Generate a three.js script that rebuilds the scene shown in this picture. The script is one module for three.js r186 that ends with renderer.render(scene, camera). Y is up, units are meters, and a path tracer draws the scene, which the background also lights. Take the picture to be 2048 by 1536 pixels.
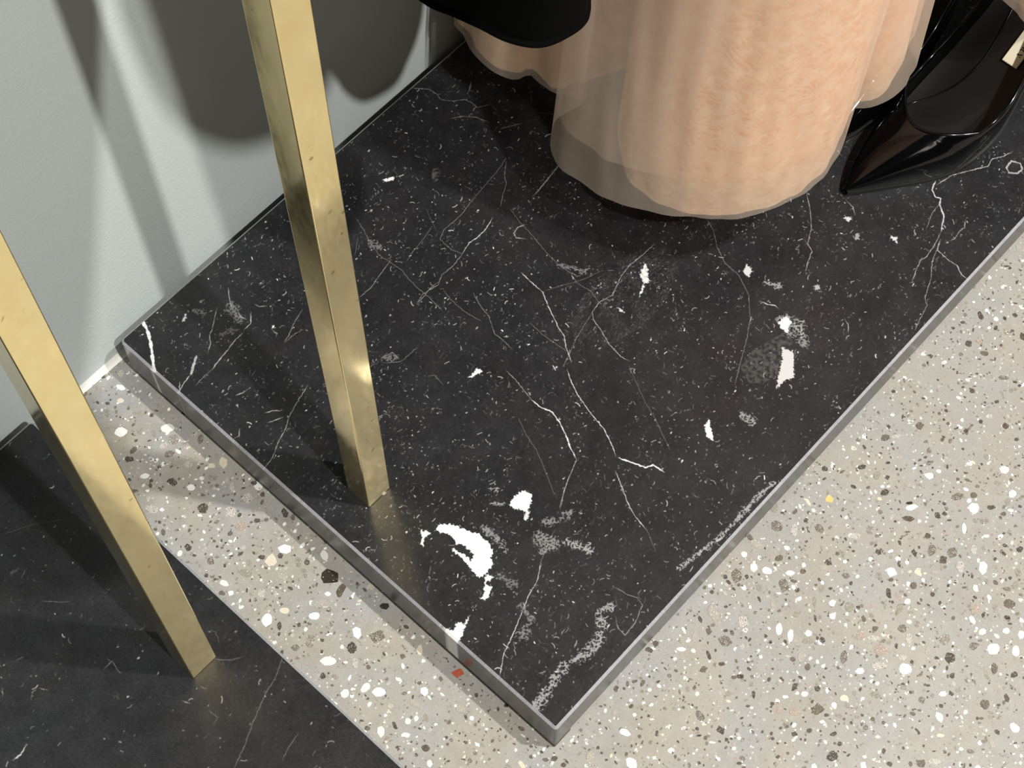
import * as THREE from 'three';
import { RoundedBoxGeometry } from 'three/addons/geometries/RoundedBoxGeometry.js';
import { mergeGeometries } from 'three/addons/utils/BufferGeometryUtils.js';
import { RectAreaLightUniformsLib } from 'three/addons/lights/RectAreaLightUniformsLib.js';
import { createNoise2D } from 'simplex-noise';

// ---------------------------------------------------------------- camera, light, exposure
// x runs along the wall, y up, z out of the wall; origin on the floor line under the left edge of the veined plinth
const scene = new THREE.Scene();
scene.background = new THREE.Color(0x050505);
const camera = new THREE.PerspectiveCamera(25.07, 4 / 3, 0.05, 30);
camera.position.set(-0.2297, 1.1056, 0.5942);
{
  const p = THREE.MathUtils.degToRad(63.63), w = THREE.MathUtils.degToRad(47.54);
  camera.lookAt(camera.position.clone().add(new THREE.Vector3(Math.sin(w) * Math.cos(p), -Math.sin(p), -Math.cos(w) * Math.cos(p))));
}
const renderer = new THREE.WebGLRenderer({ antialias: true });
renderer.toneMapping = THREE.LinearToneMapping;
renderer.toneMappingExposure = 0.87;
renderer.shadowMap.enabled = true;
renderer.shadowMap.type = THREE.PCFSoftShadowMap;
RectAreaLightUniformsLib.init();

const CEILING = 3.1;
// track spots: where the lamp's face is, what it is aimed at, candela, colour
const SPOTS = [
  [[0.78, 2.84, 1.46], [0.22, 0, 0.28], 26, 0xfffcf7],
  [[-0.16, 2.84, 2.0], [0.12, 0, 0.30], 31, 0xfffdf9],
];
// unseen ceiling panels added as ambient fill: centre x, z, size x, size z, intensity
const FILL_PANELS = [[-1.2, 2.6, 0.6, 1.2, 2.6], [1.9, 2.9, 0.6, 1.2, 2.6]];

// ---------------------------------------------------------------- helpers
const v3 = (x, y, z) => new THREE.Vector3(x, y, z);
let seed = 20240517;
function rnd() { seed |= 0; seed = (seed + 0x6d2b79f5) | 0; let t = Math.imul(seed ^ (seed >>> 15), 1 | seed); t = (t + Math.imul(t ^ (t >>> 7), 61 | t)) ^ t; return ((t ^ (t >>> 14)) >>> 0) / 4294967296; }
const rr = (a, b) => a + (b - a) * rnd();
const noise = createNoise2D(rnd);
const taken = {};
function numbered(name) { const n = taken[name] = (taken[name] ?? -1) + 1; return n ? `${name}_${String(n).padStart(3, '0')}` : name; }
function mesh(name, geometry, material, parent) {
  const m = new THREE.Mesh(geometry, material); m.name = parent === scene ? numbered(name) : name;
  m.castShadow = m.receiveShadow = true; parent.add(m); return m;
}
function thing(name, label, category, group) {
  const o = new THREE.Group(); o.name = numbered(name); o.userData = { label, category };
  if (group) o.userData.group = group;
  scene.add(o); return o;
}
function structure(name, geometry, material, label, category) {
  const m = mesh(name, geometry, material, scene); m.userData = { kind: 'structure', label, category }; return m;
}
function box(x0, x1, y0, y1, z0, z1, r = 0) {
  const g = r ? new RoundedBoxGeometry(x1 - x0, y1 - y0, z1 - z0, 2, r) : new THREE.BoxGeometry(x1 - x0, y1 - y0, z1 - z0);
  g.translate((x0 + x1) / 2, (y0 + y1) / 2, (z0 + z1) / 2); return g;
}
// uv in metres from the two axes that a face lies in
function metreUV(g) {
  const p = g.attributes.position, n = g.attributes.normal, uv = new Float32Array(p.count * 2);
  for (let i = 0; i < p.count; i++) {
    const ax = Math.abs(n.getX(i)), ay = Math.abs(n.getY(i)), az = Math.abs(n.getZ(i));
    if (ay >= ax && ay >= az) { uv[2 * i] = p.getX(i); uv[2 * i + 1] = p.getZ(i); }
    else if (ax >= az) { uv[2 * i] = p.getZ(i); uv[2 * i + 1] = p.getY(i); }
    else { uv[2 * i] = p.getX(i); uv[2 * i + 1] = p.getY(i); }
  }
  g.setAttribute('uv', new THREE.BufferAttribute(uv, 2)); return g;
}
function canvas(w, h) { const c = document.createElement('canvas'); c.width = w; c.height = h; return c; }
function colourMap(c, wrap = THREE.RepeatWrapping) { const t = new THREE.CanvasTexture(c); t.colorSpace = THREE.SRGBColorSpace; t.wrapS = t.wrapT = wrap; t.magFilter = THREE.LinearFilter; return t; }
function dataMap(w, h, f, wrap = THREE.RepeatWrapping) {
  const d = new Uint8Array(w * h * 4);
  for (let j = 0; j < h; j++) for (let i = 0; i < w; i++) { const q = Math.max(0, Math.min(255, f(i, j) * 255)), k = (j * w + i) * 4; d[k] = d[k + 1] = d[k + 2] = q; d[k + 3] = 255; }
  const t = new THREE.DataTexture(d, w, h); t.wrapS = t.wrapT = wrap; t.magFilter = THREE.LinearFilter; t.needsUpdate = true; return t;
}
// seamless noise on a w x h grid
function tile(i, j, w, h, cells) {
  const u = i / w, v = j / h, a = noise(u * cells, v * cells), b = noise((u - 1) * cells, v * cells), c = noise(u * cells, (v - 1) * cells), d = noise((u - 1) * cells, (v - 1) * cells);
  return (a * (1 - u) + b * u) * (1 - v) + (c * (1 - u) + d * u) * v;
}
const grey = (q) => `rgb(${q},${q},${q})`;

// ---------------------------------------------------------------- marks traced on the stone, in millimetres on the plinth (x along the wall, z out from it)
const VEINS = [[0.91,0.75,[227.5,184.4,226.2,195.9,226,206.2,220.7,215.6,216.5,224.8,212.5,233,210.1,240.6,204.1,247.8,197.8,258.8]],
[0.88,0.8,[192.1,259.3,187.9,265.8,182.6,276.7,179.6,286.5,176.9,297.7,174.8,308.4,168.9,321.3,164.8,327.5]],
[0.84,0.75,[156.7,334.3,150.8,345.3,144.6,355.7,140.9,364.7,138.7,377.3]],
[0.41,0.4,[138.7,377.3,134.7,384.9,131.3,391]],
[0.69,0.65,[309.2,239.1,296.8,238.7,283.5,237.3,272.1,239,257.6,244.3,246.4,241.3,237.3,242.9,233.1,247.5,230.2,258.1,225.8,269.2,224.4,281.2,225.7,287.1]],
[0.44,0.5,[191.4,256.3,200.9,253.3,214.9,248.2,235.7,243.4]],
[0.45,0.45,[201.5,216.4,200.7,228.1,201.8,245.3,202.3,250.3]],
[0.42,0.4,[228,207.2,238.3,212.7,247.2,217.7,253.7,221.2,265.9,225.2]],
[0.43,0.45,[261.3,143.1,257.5,156.1,255.1,171.6,251.4,188,249.9,200.5,250.7,210.9,247.6,219.2,249.3,230.5,246.4,241.3]],
[0.66,0.6,[162.9,229.6,161.9,239.6,160,248.6,158.2,256.5]],
[1.22,0.9,[158.2,256.5,157.8,264.9,160.9,273.8,158,283.5,154.1,292.3,148.8,301.4]],
[1.06,0.85,[154.1,292.6,149.5,299.7,145.6,309.4]],
[0.63,0.7,[145.6,309.4,133.6,313.8,123.9,317.9,112,324.8]],
[1.02,0.75,[247.3,138.8,237.8,141.8,227.1,142.2,220.4,140.9,210.6,143.4]],
[0.61,0.55,[210.6,143.4,199.4,145.4,188,144.7,180.4,148.2,167.2,145.5,158.8,147.9]],
[0.46,0.5,[210.6,143.4,207.8,135.5,207.9,129.6,208.6,123.2,215.8,120.2,233.9,120.5,251.5,117.6,265.8,115.9,280.3,114.2,291.6,111.5]],
[0.56,0.55,[289.1,113.8,279.4,120.7,275.4,126.4,267.8,130.5,257.8,136.8]],
[0.80,0.6,[312.1,144,302.5,145.9,291.3,147.4,279.6,148.4]],
[0.47,0.45,[180.3,66.8,177.1,77.9,173,87.8,169.6,100.9,170.8,109.4,171.8,120,169.8,129.6,168.8,140.2,168.9,149.6,167.4,164.2]],
[0.61,0.55,[172.9,109.3,160.2,112,147.6,114.7,135.9,114.7]],
[0.47,0.45,[212.5,111.8,201.7,114.4,189.9,116,180.9,118]],
[0.39,0.3,[220.4,98.4,214.9,109.5,212.1,116.1]],
[0.45,0.45,[179.7,154.5,177.7,163.9,177.3,177.4,179.6,190.2]],
[0.57,0.5,[192.5,170.7,188.4,180.2,186.1,191.6,178.7,204.1,178.7,213.2,177.9,221.3]],
[0.37,0.35,[222.3,290.1,217,299.9,209.1,315.5,204.6,328,196.9,343.3,193.3,351.4]],
[0.36,0.4,[142.2,259.7,135.7,273.4,132,286.1,124.7,300.4,116.6,315.3]],
[0.51,0.5,[349.7,254.4,346.2,262.7,336.8,274.1,330.6,286.4,329.7,299.6,322,314.7,307,328.3,293.3,336.2,277.6,343.8,260.8,352.2]],
[0.50,0.4,[169.6,79.4,157.9,88.1]],
[1.01,0.55,[259.6,160.8,253.6,157.8,247.9,158.8,246,162.8,250.1,168.5]],
[0.56,0.6,[134,313.6,123.2,318.1,111.9,324]],
[0.77,0.75,[75.9,340.3,64.5,347.2,51.7,350.6,38.8,355.6,26.1,360.6,14,364.2,0,373]],
[0.41,0.5,[97.7,332.5,86.3,335.9,75.9,340.3]],
[0.85,0.45,[80.1,400.8,75.2,406.7,74.6,413.6,84.5,413.1,97.6,408.4,99,402.3]],
[0.73,0.4,[94.4,386.7,96.7,397.8,100.5,405.9]],
[1.76,0.9,[165.2,328.8,169.2,338.6,172.1,347.2,176.9,349.7,178.3,359.4]],
[0.79,0.55,[417.2,291.3,405.6,304.4,394.2,314,382.8,319.6,380.2,325.7,370.4,329.3,362.8,333.4]],
[1.60,0.72,[488.3,355,479.9,357.9,476.3,363.2,478.1,367.1,473.3,369.3,467.4,377.5,455,384]],
[0.78,0.6,[455,384,444.2,386.7,431.2,388.6,424.7,386.9]],
[0.71,0.5,[473.3,369.3,463.7,369.8,449.9,374.8]],
[0.77,0.6,[429.1,386.3,417.5,389.7,406.8,393.8]],
[0.93,0.65,[449.7,387.2,441.4,390.7,439.8,401.5,440.1,409,436.3,415.5,436.1,421.4]],
[0.70,0.55,[450,387.6,431.1,393.8,418.7,401.6,403.5,407.7,399.8,412.4,388.1,415.2,377.9,417.8]],
[1.05,0.6,[546.6,381.9,537.8,378.9,531.2,374.5,523.8,375.9,515.9,371.1,508.1,366.2,499,361,485.1,358]],
[2.01,0.6,[531.8,386.5,539,385.9,541.8,391.8,538.7,395.9,533,395.4,529.5,390.7,531.8,386.5]],
[1.02,0.5,[476.1,390.6,469.3,394.2,463.5,393.3,458.1,394.6,453.3,393]],
[1.13,0.7,[323.1,323.4,325,329.8,328,334,327.5,337.7]],
[0.90,0.55,[352.2,376,349.7,381.8,344.7,385]],
[0.95,0.55,[430.6,317,429.2,324.7,425,329.3]],
[3.36,0.85,[20.2,16.5,17.2,24.4,13.3,31.9,8.6,38.5,6.2,41.7,1.5,48.2,-1.6,54.2]],
[0.90,0.55,[62.5,46.9,55.7,51.5,48.3,56.9,43.7,59.2,40.2,64.2,33.3,68.4]],
[1.19,0.6,[61.2,74.6,52.6,74.8,44.8,76.6,36.5,77.8,26.3,79.7]],
[0.66,0.5,[26.3,79.7,19.4,79.4,11,80.3]],
[2.57,0.6,[26.6,64.1,20.7,67.8,14.9,71.6]],
[1.28,0.7,[14.9,71.6,4.8,73.5,-1.6,76.6]],
[1.45,0.6,[5.6,70.1,-0.6,76.2]],
[1.12,0.55,[70.3,60,68.7,64.2,70.3,69]],
[1.27,0.55,[76.3,66.5,70,73.1,62.2,73.6]],
[1.14,0.5,[78.8,40.6,74.5,46.5,70.9,51.6,68.6,56.6]],
[0.65,0.6,[62.9,137,54.5,139.3,48.2,140.9,37.3,144.6,30.8,148.8,20.1,152.5,8.8,158.1,-1.1,159.7]],
[1.22,0.55,[27.7,129.9,33.1,132.9,37.7,138]],
[1.21,0.55,[24.4,136.9,29.2,139.4,35,142.1]],
[1.44,0.65,[24.1,106.1,28.4,107.9,31.8,108.7]],
[1.20,0.6,[0.9,128.7,4.5,129.9,8.7,126.1]],
[0.67,0.5,[101,92,92.3,94.5,81.6,99.2,75.1,100.9]],
[0.59,0.5,[91,103.5,84,101.8,75.6,101.5]],
[1.49,0.35,[76.1,87.2,76.7,92.3,74,93.8]],
[1.28,0.5,[82.3,64.1,83.3,68.2,87.2,71.7]],
[0.66,0.5,[289,16,297.7,27.5,298.5,34.3,296.8,40.4,301.8,47.7,308.6,53.3,310.4,59.1,309.9,65.5,319.7,71.3]],
[0.65,0.5,[288.8,57,296.1,62.1,302.9,70.5,306.2,80.9]],
[0.90,0.5,[307,90.5,314.7,95.1,322.5,99.7]],
[1.67,0.6,[325,45.5,319.4,49.2,315.7,51.1]],
[0.80,0.6,[309.6,144.8,297,146.1,283.5,148.1]],
[0.49,0.4,[336.7,101.6,345.2,112.9]],
[0.78,0.6,[644.7,282.5,629,283.3,614.2,285.1,598.4,287.7]],
[0.60,0.45,[602.4,274.4,590.7,281.5,571.5,291.2]],
[0.68,0.5,[181.8,146.9,175.5,146.2,163.7,147.6,159.1,148.7]],
[0.73,0.35,[109.4,162.1,118.6,171.2,134.7,172.1]],
[0.73,0.5,[114.3,160.6,119.9,161.8,119.9,166.7,115.1,166.4,114.2,161.5]],
[0.58,0.4,[123.2,192.9,127.3,195.4,125.6,205.1]]];
const SPONGE = [[2.44,0.75,[231.2,422.9,221.6,417.6,211.1,416.2,197.7,415.7,185.2,416.2,171.9,415.6,158,414.2,145.1,411.9,132.3,409.7]],
[4.62,0.72,[82.5,393.8,74.6,390.9,68.6,399.5,61.2,402.7,46.1,403,35,398.3,25.4,398.8,17.4,401.1,6.9,402.5,0.1,402.2]],
[6.11,0.6,[86.9,328.7,89,336.9,80.8,335.8]],
[4.07,0.75,[96.7,343.4,99.8,350.7,102.9,358]],
[4.78,0.55,[97.4,324.3,107.1,330.8,115.4,331.8]],
[3.96,0.5,[44.4,352.2,41.9,362.7,29.3,365.9]],
[2.07,0.7,[83.6,289.1,88.8,294.7]],
[2.08,0.7,[90.3,281.2,95.8,288.2]],
[5.26,0.45,[69.5,53.1,67.8,58.7,65.3,66.5]],
[3.71,0.35,[50,64.7,58.8,68.3]],
[3.75,0.4,[50,36.3,52.2,41.7]],
[4.49,0.6,[327.1,345.1,326,357.7,316.5,367.8]],
[3.03,0.7,[341.4,326,337.2,316.2]],
[3.48,0.45,[173,87.8,174.2,96.4]],
[3.44,0.45,[249.9,200.5,258.4,217]],
[2.93,0.4,[113.3,159.8,119.7,166.8]],
[3.75,0.6,[67.3,296.5,67.5,309.9,65.6,318.4]],
[4.01,0.45,[49.9,327.2,51.5,338]],
[3.58,0.7,[246.3,370.7,246.5,379.3]],
[5.97,0.6,[322.2,345,321.1,361.4]]];
const BLOBS = [[1,[44.5,274.3,50.6,274.3,55.4,280.1,58.1,287.8,61.7,297,62.3,305.6,60,312.3,55,314.6,53.2,319.1,47.4,319.4,43.9,319.3,40,319,40,313.9,41.6,307.8,42.1,300.6,42.1,292.7,43.4,290.8,44.2,296.3,45.6,303,44.1,306.7,47.8,305.5,49.9,305.8,49.4,300.6,49.2,293.9,46.4,290.8,48.7,288.1,48.8,282.9,46.1,278.6]],
[0.95,[40.5,324.7,40.8,328.9,37.2,330,35.8,332.4,31.7,331.7,30.4,329,34.9,327.6,39,324.4]],
[0.85,[44.4,319.9,46.8,324.5,43.4,325.3,39.4,323.5]],
[0.9,[38.4,266.3,40.5,271.2,40.9,274.3,36.2,273.1,31.7,276.1,30.6,274.9,36,271.5]],
[1,[90.3,298.4,97.9,296.6,104.4,297.6,107.1,303.6,103.6,306.8,98.7,309.6,93,311.4,94.3,306.8,90.9,303]],
[0.8,[93.1,309.5,96.7,311.4,90.4,314.6,89.6,312.7]],
[0.95,[-0.6,321.7,1.4,327.7,3,330.7,6.6,328.4,10,329.6,10.4,333.7,5,336.6,-1,338.9,-3.2,336.5,-2.2,328.8,-3.1,325.3]],
[0.8,[10.4,333.7,11.1,332,16.4,331.5,13.6,333.5]],
[0.85,[293.1,243.1,290.3,249,284.5,253.2,284.1,256.3,279.8,255.2,273,258.3,268.9,259.1,278.8,254,282.8,247.9]],
[0.75,[334.9,299.5,340.4,298.4,339,304.8,333.5,305.9,332.8,302.5]],
[0.75,[305.1,358.8,308.1,365.5,292.8,378.9,286.9,375.8,276.9,374.9,286.2,370,295.5,365.2]],
[0.85,[319.3,343.6,326.4,344.5,325.6,350.4,317.1,353.2,316.2,348.7]],
[0.85,[141.8,214.1,151,213.5,151.5,217.9,144.6,216.2]],
[0.85,[222.9,356.2,228.1,356.4,221.1,365.2,218.3,368.8,217.5,362.5]],
[0.75,[416.7,325.7,420.8,326.6,420.5,330.8,416.7,330.3]],
[0.75,[428.2,358.4,430.3,363.3,426.2,367,426.5,362.3]],
[0.5,[412,340.6,415.2,341.4,410.5,344.4,408.3,342]],
[0.9,[318.4,344.2,323.7,346.5,318.7,353.1,316,352.7]],
[0.6,[358.2,344.2,361.7,345.4,359.4,349.1,356,347.1]],
[0.7,[41.2,34.7,44.7,34.5,40.1,38.6]],
[0.85,[217.4,58,223.9,62.6,222.1,64.4,216.1,60.3]],
[0.75,[18.8,111,21.2,112.9,19,114]],
[0.9,[78.1,85.7,79.6,86.6,78.5,88.4,77.4,87.1]],
[0.6,[39.1,36.4,43.7,33.9,42.3,36.8,39.3,38.1]],
[0.75,[251.8,253.4,253,256.5,252.2,259.9,250.6,257.3]]];
const GREYS = [[0.3,[272.9,347.2,289,344.5,305.7,349.3,318,352.5,312.6,361.9,302.7,359.5,287.1,369.3,275,366.1,268.2,358.7]],
[0.5,[243,81.7,248.3,78.6,252.1,80.1,249.9,84.2,243.9,87.9,240.1,87.5]]];
const VEINS_TWO = [[0.52,0.42,[-83.2,262.6,-95.7,269,-107.6,271.9,-125.7,279.6,-139.1,286.2,-152.9,291.4]],
[0.50,0.4,[-111.1,305.2,-121.8,307,-129.4,310.2]],
[1.56,0.7,[-242.2,187,-236.2,187.8,-229.3,185.7]],
[0.44,0.35,[-138.6,253.8,-137.8,260.5,-143.2,262.4]],
[0.34,0.25,[-147.9,68,-132.6,75.3,-114.3,89]],
[0.58,0.4,[-113.8,231.1,-107.2,239.4,-100.5,243.7]],
[0.39,0.3,[-101.6,216.1,-100.7,219.1,-103.7,226.1]],
[0.67,0.4,[-162.8,93.1,-157.3,92.8]],
[0.67,0.4,[-161,99.3,-153.6,96.8]],
[0.66,0.4,[-162.1,121.1,-153.6,131.5,-149.5,134.9]],
[0.64,0.5,[-165.4,184.8,-158.2,184.6,-160.1,194.6]],
[0.65,0.5,[-159.1,181.7,-159.1,184.7]],
[1.27,0.45,[-145.5,236.4,-143.3,241.7]],
[0.96,0.6,[-216.6,146.8,-219.7,151.4]],
[0.96,0.6,[-200.8,164.1,-198.1,169]]];
const CHIPS = [['d',287.2,471.3,3.6,3.1,-2.68],['y',257.7,446.1,4.1,3.3,-2.22],['g',226.4,422.0,4.1,3.0,2.55],['d',233.6,434.6,3.5,1.6,-0.05],
['d',282.4,494.9,4.8,2.6,-2.15],['d',297.9,508.3,3.6,2.5,2.13],['m',257.9,480.2,4.7,3.0,2.56],['m',247.6,475.8,4.3,2.9,-2.38],
['m',222.7,442.5,4.9,2.7,2.50],['g',197.3,430.2,5.3,3.5,-1.83],['d',199.4,447.5,3.3,2.9,-2.63],['g',214.5,474.2,3.4,2.3,-2.17],
['d',193.3,465.0,2.6,1.7,-1.95],['m',316.6,534.8,3.8,2.6,-2.41],['d',273.9,530.6,3.4,3.0,-3.03],['m',282.7,532.1,4.2,3.6,2.97],
['m',278.0,542.1,4.8,3.0,2.59],['m',274.7,520.7,4.7,2.9,2.85],['d',264.8,513.3,3.1,2.0,2.25],['d',327.7,532.2,3.8,2.3,-2.39],
['d',327.1,518.0,2.8,2.3,-2.61],['d',245.6,526.9,2.9,2.6,2.98],['d',230.0,517.4,5.3,2.2,2.35],['m',235.2,505.5,3.5,2.2,2.23],
['w',243.7,509.7,4.6,4.2,-2.86],['c',255.1,523.9,3.6,2.6,-1.73],['w',287.5,554.3,5.2,4.0,2.70],['w',272.3,558.6,3.8,2.2,2.24],
['g',139.1,441.2,9.3,4.8,2.23],['g',191.2,484.9,4.3,1.9,2.50],['d',182.6,492.0,3.5,1.1,2.32],['w',198.7,493.9,3.3,3.0,-2.95],
['w',192.0,499.8,3.1,2.6,2.68],['g',204.3,504.2,4.0,3.4,2.72],['d',204.1,516.4,3.0,2.0,2.22],['d',204.2,526.2,2.5,2.3,3.01],
['m',216.3,539.5,3.3,3.1,-2.39],['m',225.4,544.5,2.8,2.1,2.64],['m',213.4,546.9,3.9,2.9,2.64],['d',203.8,543.6,2.7,1.3,2.53],
['b',193.5,521.8,4.3,3.9,3.01],['b',194.7,538.6,5.8,4.8,-2.53],['m',185.1,543.3,5.4,3.0,-2.35],['d',221.2,574.8,4.2,3.6,2.83],
['m',238.9,582.0,4.3,3.0,-3.04],['m',229.0,564.7,4.7,3.6,-2.96],['d',234.8,600.9,4.4,2.9,2.62],['d',240.1,613.0,3.0,2.6,-2.77],
['d',278.6,582.1,4.2,3.6,-2.41],['g',270.3,576.3,3.2,2.1,2.62],['b',259.5,567.8,4.2,3.7,-2.92],['d',315.5,564.6,3.2,2.8,-2.88],
['w',160.3,479.0,4.4,2.6,2.51],['w',161.9,487.4,4.6,2.3,2.50],['w',171.3,495.2,2.5,2.3,2.97],['m',129.6,457.8,4.7,3.9,-1.98],
['d',114.6,455.9,4.0,1.3,2.12],['d',127.3,445.4,2.8,2.3,2.57],['d',135.2,453.3,1.9,1.5,-2.41],['d',104.6,459.4,3.0,2.3,-2.75],
['d',115.7,465.9,2.9,1.9,-2.35],['d',114.2,477.8,2.1,1.5,-2.37],['d',113.8,494.8,3.0,1.6,2.49],['g',95.4,481.8,3.7,2.6,2.50],
['d',152.5,509.3,2.6,2.1,2.61],['g',166.6,498.2,4.4,2.0,-2.33],['m',174.3,522.7,5.0,2.6,2.68],['g',155.2,501.8,3.8,2.6,2.54],
['w',195.3,557.7,4.9,4.4,-2.18],['w',173.6,536.4,3.4,2.7,-2.47],['w',245.6,592.6,4.7,4.1,-3.01],['w',254.6,604.1,4.4,2.9,2.63],
['w',196.4,459.8,3.4,2.0,-2.35],['w',187.3,447.3,4.0,2.9,-1.95],['w',207.1,463.0,2.1,1.9,2.88],['w',182.9,439.1,3.4,2.7,2.56],
['m',167.4,553.4,3.5,3.0,-2.10],['d',210.9,610.3,3.8,3.2,2.86],['b',122.9,522.0,4.7,3.1,-2.37],['b',116.7,513.7,2.7,2.5,3.07],
['w',198.0,586.0,2.9,2.3,-2.50],['c',152.1,539.8,3.3,2.3,-2.39],['w',136.7,519.0,2.6,1.9,-2.40],['m',185.5,577.9,3.2,2.6,2.69],
['m',170.1,434.3,5.7,4.8,2.60],['m',147.7,458.0,4.5,4.2,2.90],['m',186.4,462.3,5.1,4.2,2.63],['b',233.0,523.1,2.1,1.9,2.98],
['w',233.7,530.5,2.7,2.4,-2.73],['w',261.7,591.5,2.7,2.2,-2.57],['w',266.2,600.5,3.4,2.6,2.73],['w',302.3,527.8,4.7,1.6,2.53],
['g',263.5,532.2,3.0,1.6,-2.35],['d',249.2,540.1,2.0,1.6,2.67],['d',294.2,571.7,1.8,1.5,3.02],['m',300.7,573.7,3.5,2.6,2.71],
['d',281.2,512.5,2.4,2.1,2.94],['m',294.4,541.5,4.1,2.7,2.61],['w',290.5,491.6,5.6,2.9,-2.54],['k',292.1,488.6,2.7,1.5,-2.36],
['w',319.2,523.7,4.6,3.7,2.78],['m',317.8,510.0,4.4,3.5,-2.51],['w',346.0,537.3,3.5,3.1,-3.10],['g',202.0,482.6,2.5,2.1,2.69],
['g',174.0,451.1,2.8,2.0,2.21],['k',-16.1,231.0,7.8,7.3,-1.91],['d',-17.7,243.5,7.5,3.1,2.76],['g',-33.3,240.5,5.5,2.7,-2.68],
['g',-52.9,187.5,5.5,3.2,-1.91],['c',-34.3,193.4,5.3,4.9,1.97],['w',-65.9,222.2,5.0,3.9,2.54],['w',-31.8,273.2,4.6,3.9,2.27],
['d',-41.3,277.8,4.3,3.8,2.19],['w',-58.5,272.7,5.8,3.5,-2.28],['m',-56.8,253.4,6.8,3.9,2.49],['d',-63.3,231.4,3.2,1.7,2.32],
['m',-47.5,286.8,4.0,2.5,2.33],['m',-24.5,284.4,5.5,5.0,-2.15],['k',-6.3,273.3,3.5,3.2,-2.13],['w',-50.9,312.2,4.8,3.5,-2.27],
['d',-67.8,277.1,2.6,2.4,1.86],['d',-59.9,335.1,4.1,1.6,1.94],['w',-52.0,339.7,2.2,2.1,1.88],['w',-68.7,331.5,4.1,3.0,2.33],
['w',-59.3,344.9,4.3,1.9,-2.31],['m',-55.5,205.4,4.4,3.1,2.28],['m',-23.0,208.0,3.7,2.8,2.27],['r',-6.6,341.3,4.2,3.4,-2.28],
['d',-28.5,327.5,1.7,1.5,-2.18],['g',-22.7,359.8,3.7,2.7,-2.11],['d',-9.1,360.8,1.7,1.5,2.36],['d',-6.4,377.6,1.7,1.2,2.39],
['k',-0.9,379.8,2.1,1.5,-2.31],['w',-30.3,333.8,3.4,3.2,2.24],['g',-40.4,335.4,4.2,2.1,-1.95],['m',-64.1,105.7,5.5,3.3,-1.88],
['d',-49.5,66.1,4.1,3.1,-2.18],['m',-26.4,76.3,3.5,3.2,-2.67],['d',-40.4,101.5,5.4,3.1,-1.80],['m',-24.1,99.6,3.6,3.3,-1.90],
['m',-27.8,83.9,4.1,2.8,-2.46],['g',-21.7,43.6,3.1,1.4,-2.29],['w',-39.3,46.3,4.6,4.0,-2.47],['w',-15.1,68.5,5.1,4.0,-2.43],
['g',-29.5,55.3,3.9,2.3,2.55],['g',-24.4,64.2,3.5,1.8,2.00],['m',-13.4,148.9,5.2,4.8,-1.75],['d',-4.3,175.9,4.6,3.0,2.03],
['d',-39.9,131.4,4.2,3.8,1.96],['d',-66.5,145.3,3.5,3.1,1.91],['m',-18.1,77.9,4.6,4.0,1.99],['g',-47.0,95.9,3.3,2.0,2.26],
['m',-36.0,27.9,3.5,3.0,1.96],['d',-70.4,124.5,3.0,2.0,2.24],['m',-28.8,147.5,5.0,4.5,1.98],['b',-31.1,160.2,4.9,4.5,1.98],
['w',-22.7,194.8,5.0,4.2,-2.16],['d',-21.0,165.6,3.0,2.4,-2.21],['m',-62.9,163.4,4.3,2.9,1.99],['d',-37.6,187.2,2.6,2.3,-2.07],
['g',-46.2,184.0,2.7,2.4,2.07],['d',-28.1,196.0,2.1,2.0,1.99],['c',-6.8,116.8,5.0,3.6,2.25],['c',-13.9,112.4,3.1,2.8,-2.00],
['m',-19.3,119.7,3.6,2.8,-2.20],['m',-15.7,135.1,3.9,2.0,2.30],['d',-3.1,143.7,2.6,2.2,-2.12],['d',-4.7,154.4,2.4,2.0,2.19],
['w',-34.9,114.1,3.1,2.7,-2.01],['k',0.8,68.1,2.4,1.5,-1.85]];
const HEM_OUTER = [321.2,37.5,310.7,52.2,304.3,67.9,301.8,89.4,307,105.9,316.8,110.3,316.2,123.5,318.7,137.6,326.8,154.3,301.2,149.5,281.7,161.9,274.4,176.2,274.4,197.6,277.8,221.4,289.9,248.6,306.9,273.6,322.4,291.1,343.8,304,370.5,312.7,393.5,314,414.2,309.6,435.7,296.5,429.6,276.2,446.4,293.9,457.2,303.9,475.1,309.8,492,308,512.2,298.2,528.2,233.8,517.6,170.2,528.2,111.9,491.1,96,464.6,48.3,416.9,69.5,379.8,37.7];
const HEM_INNER = [325.2,38.6,313.8,55.6,307.6,69.6,305.1,88.6,311.4,104.3,320.9,108.4,319.6,122.8,324.9,136.8,395.7,175.5,331.7,182.8,321.3,188.6,309.2,200.9,295.9,222.3,295.3,244,304.8,266.7,321.7,287.4,345.6,302.5,367.9,310.5,387.5,312.3,407,307.8,430.3,293.7,406.3,244.4,449.5,291.1,459.4,300,475.7,302.9,494.6,298.2,514.2,287.6,513.4,246.6,502.8,183,513.4,124.7,476.3,108.8,449.8,61.1,402.1,82.3,394.6,50.5];
const COAT_HEM = [192, 143, 196, 160, 200, 177, 203, 193, 209, 206, 217, 213, 230, 217, 240, 217.5, 247, 214, 253, 209, 266, 198, 280, 176, 290, 140, 292, 100, 284, 60, 264, 40, 236, 38, 210, 58, 194, 105];
const IVORY_HEM = [533, 334, 530, 350, 527, 360, 534, 388, 576, 400, 626, 380, 656, 320, 646, 240, 596, 215, 562, 240, 543, 290];
const ADDED_JACKET_HEM = [46, 340, 56, 280, 60, 220, 64, 120, 82, 62, 120, 50, 164, 64, 180, 120, 186, 220, 180, 340, 158, 430, 120, 464, 74, 450, 48, 405];  // made-up outline, shaped by the shadow it drops on the wall

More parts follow.
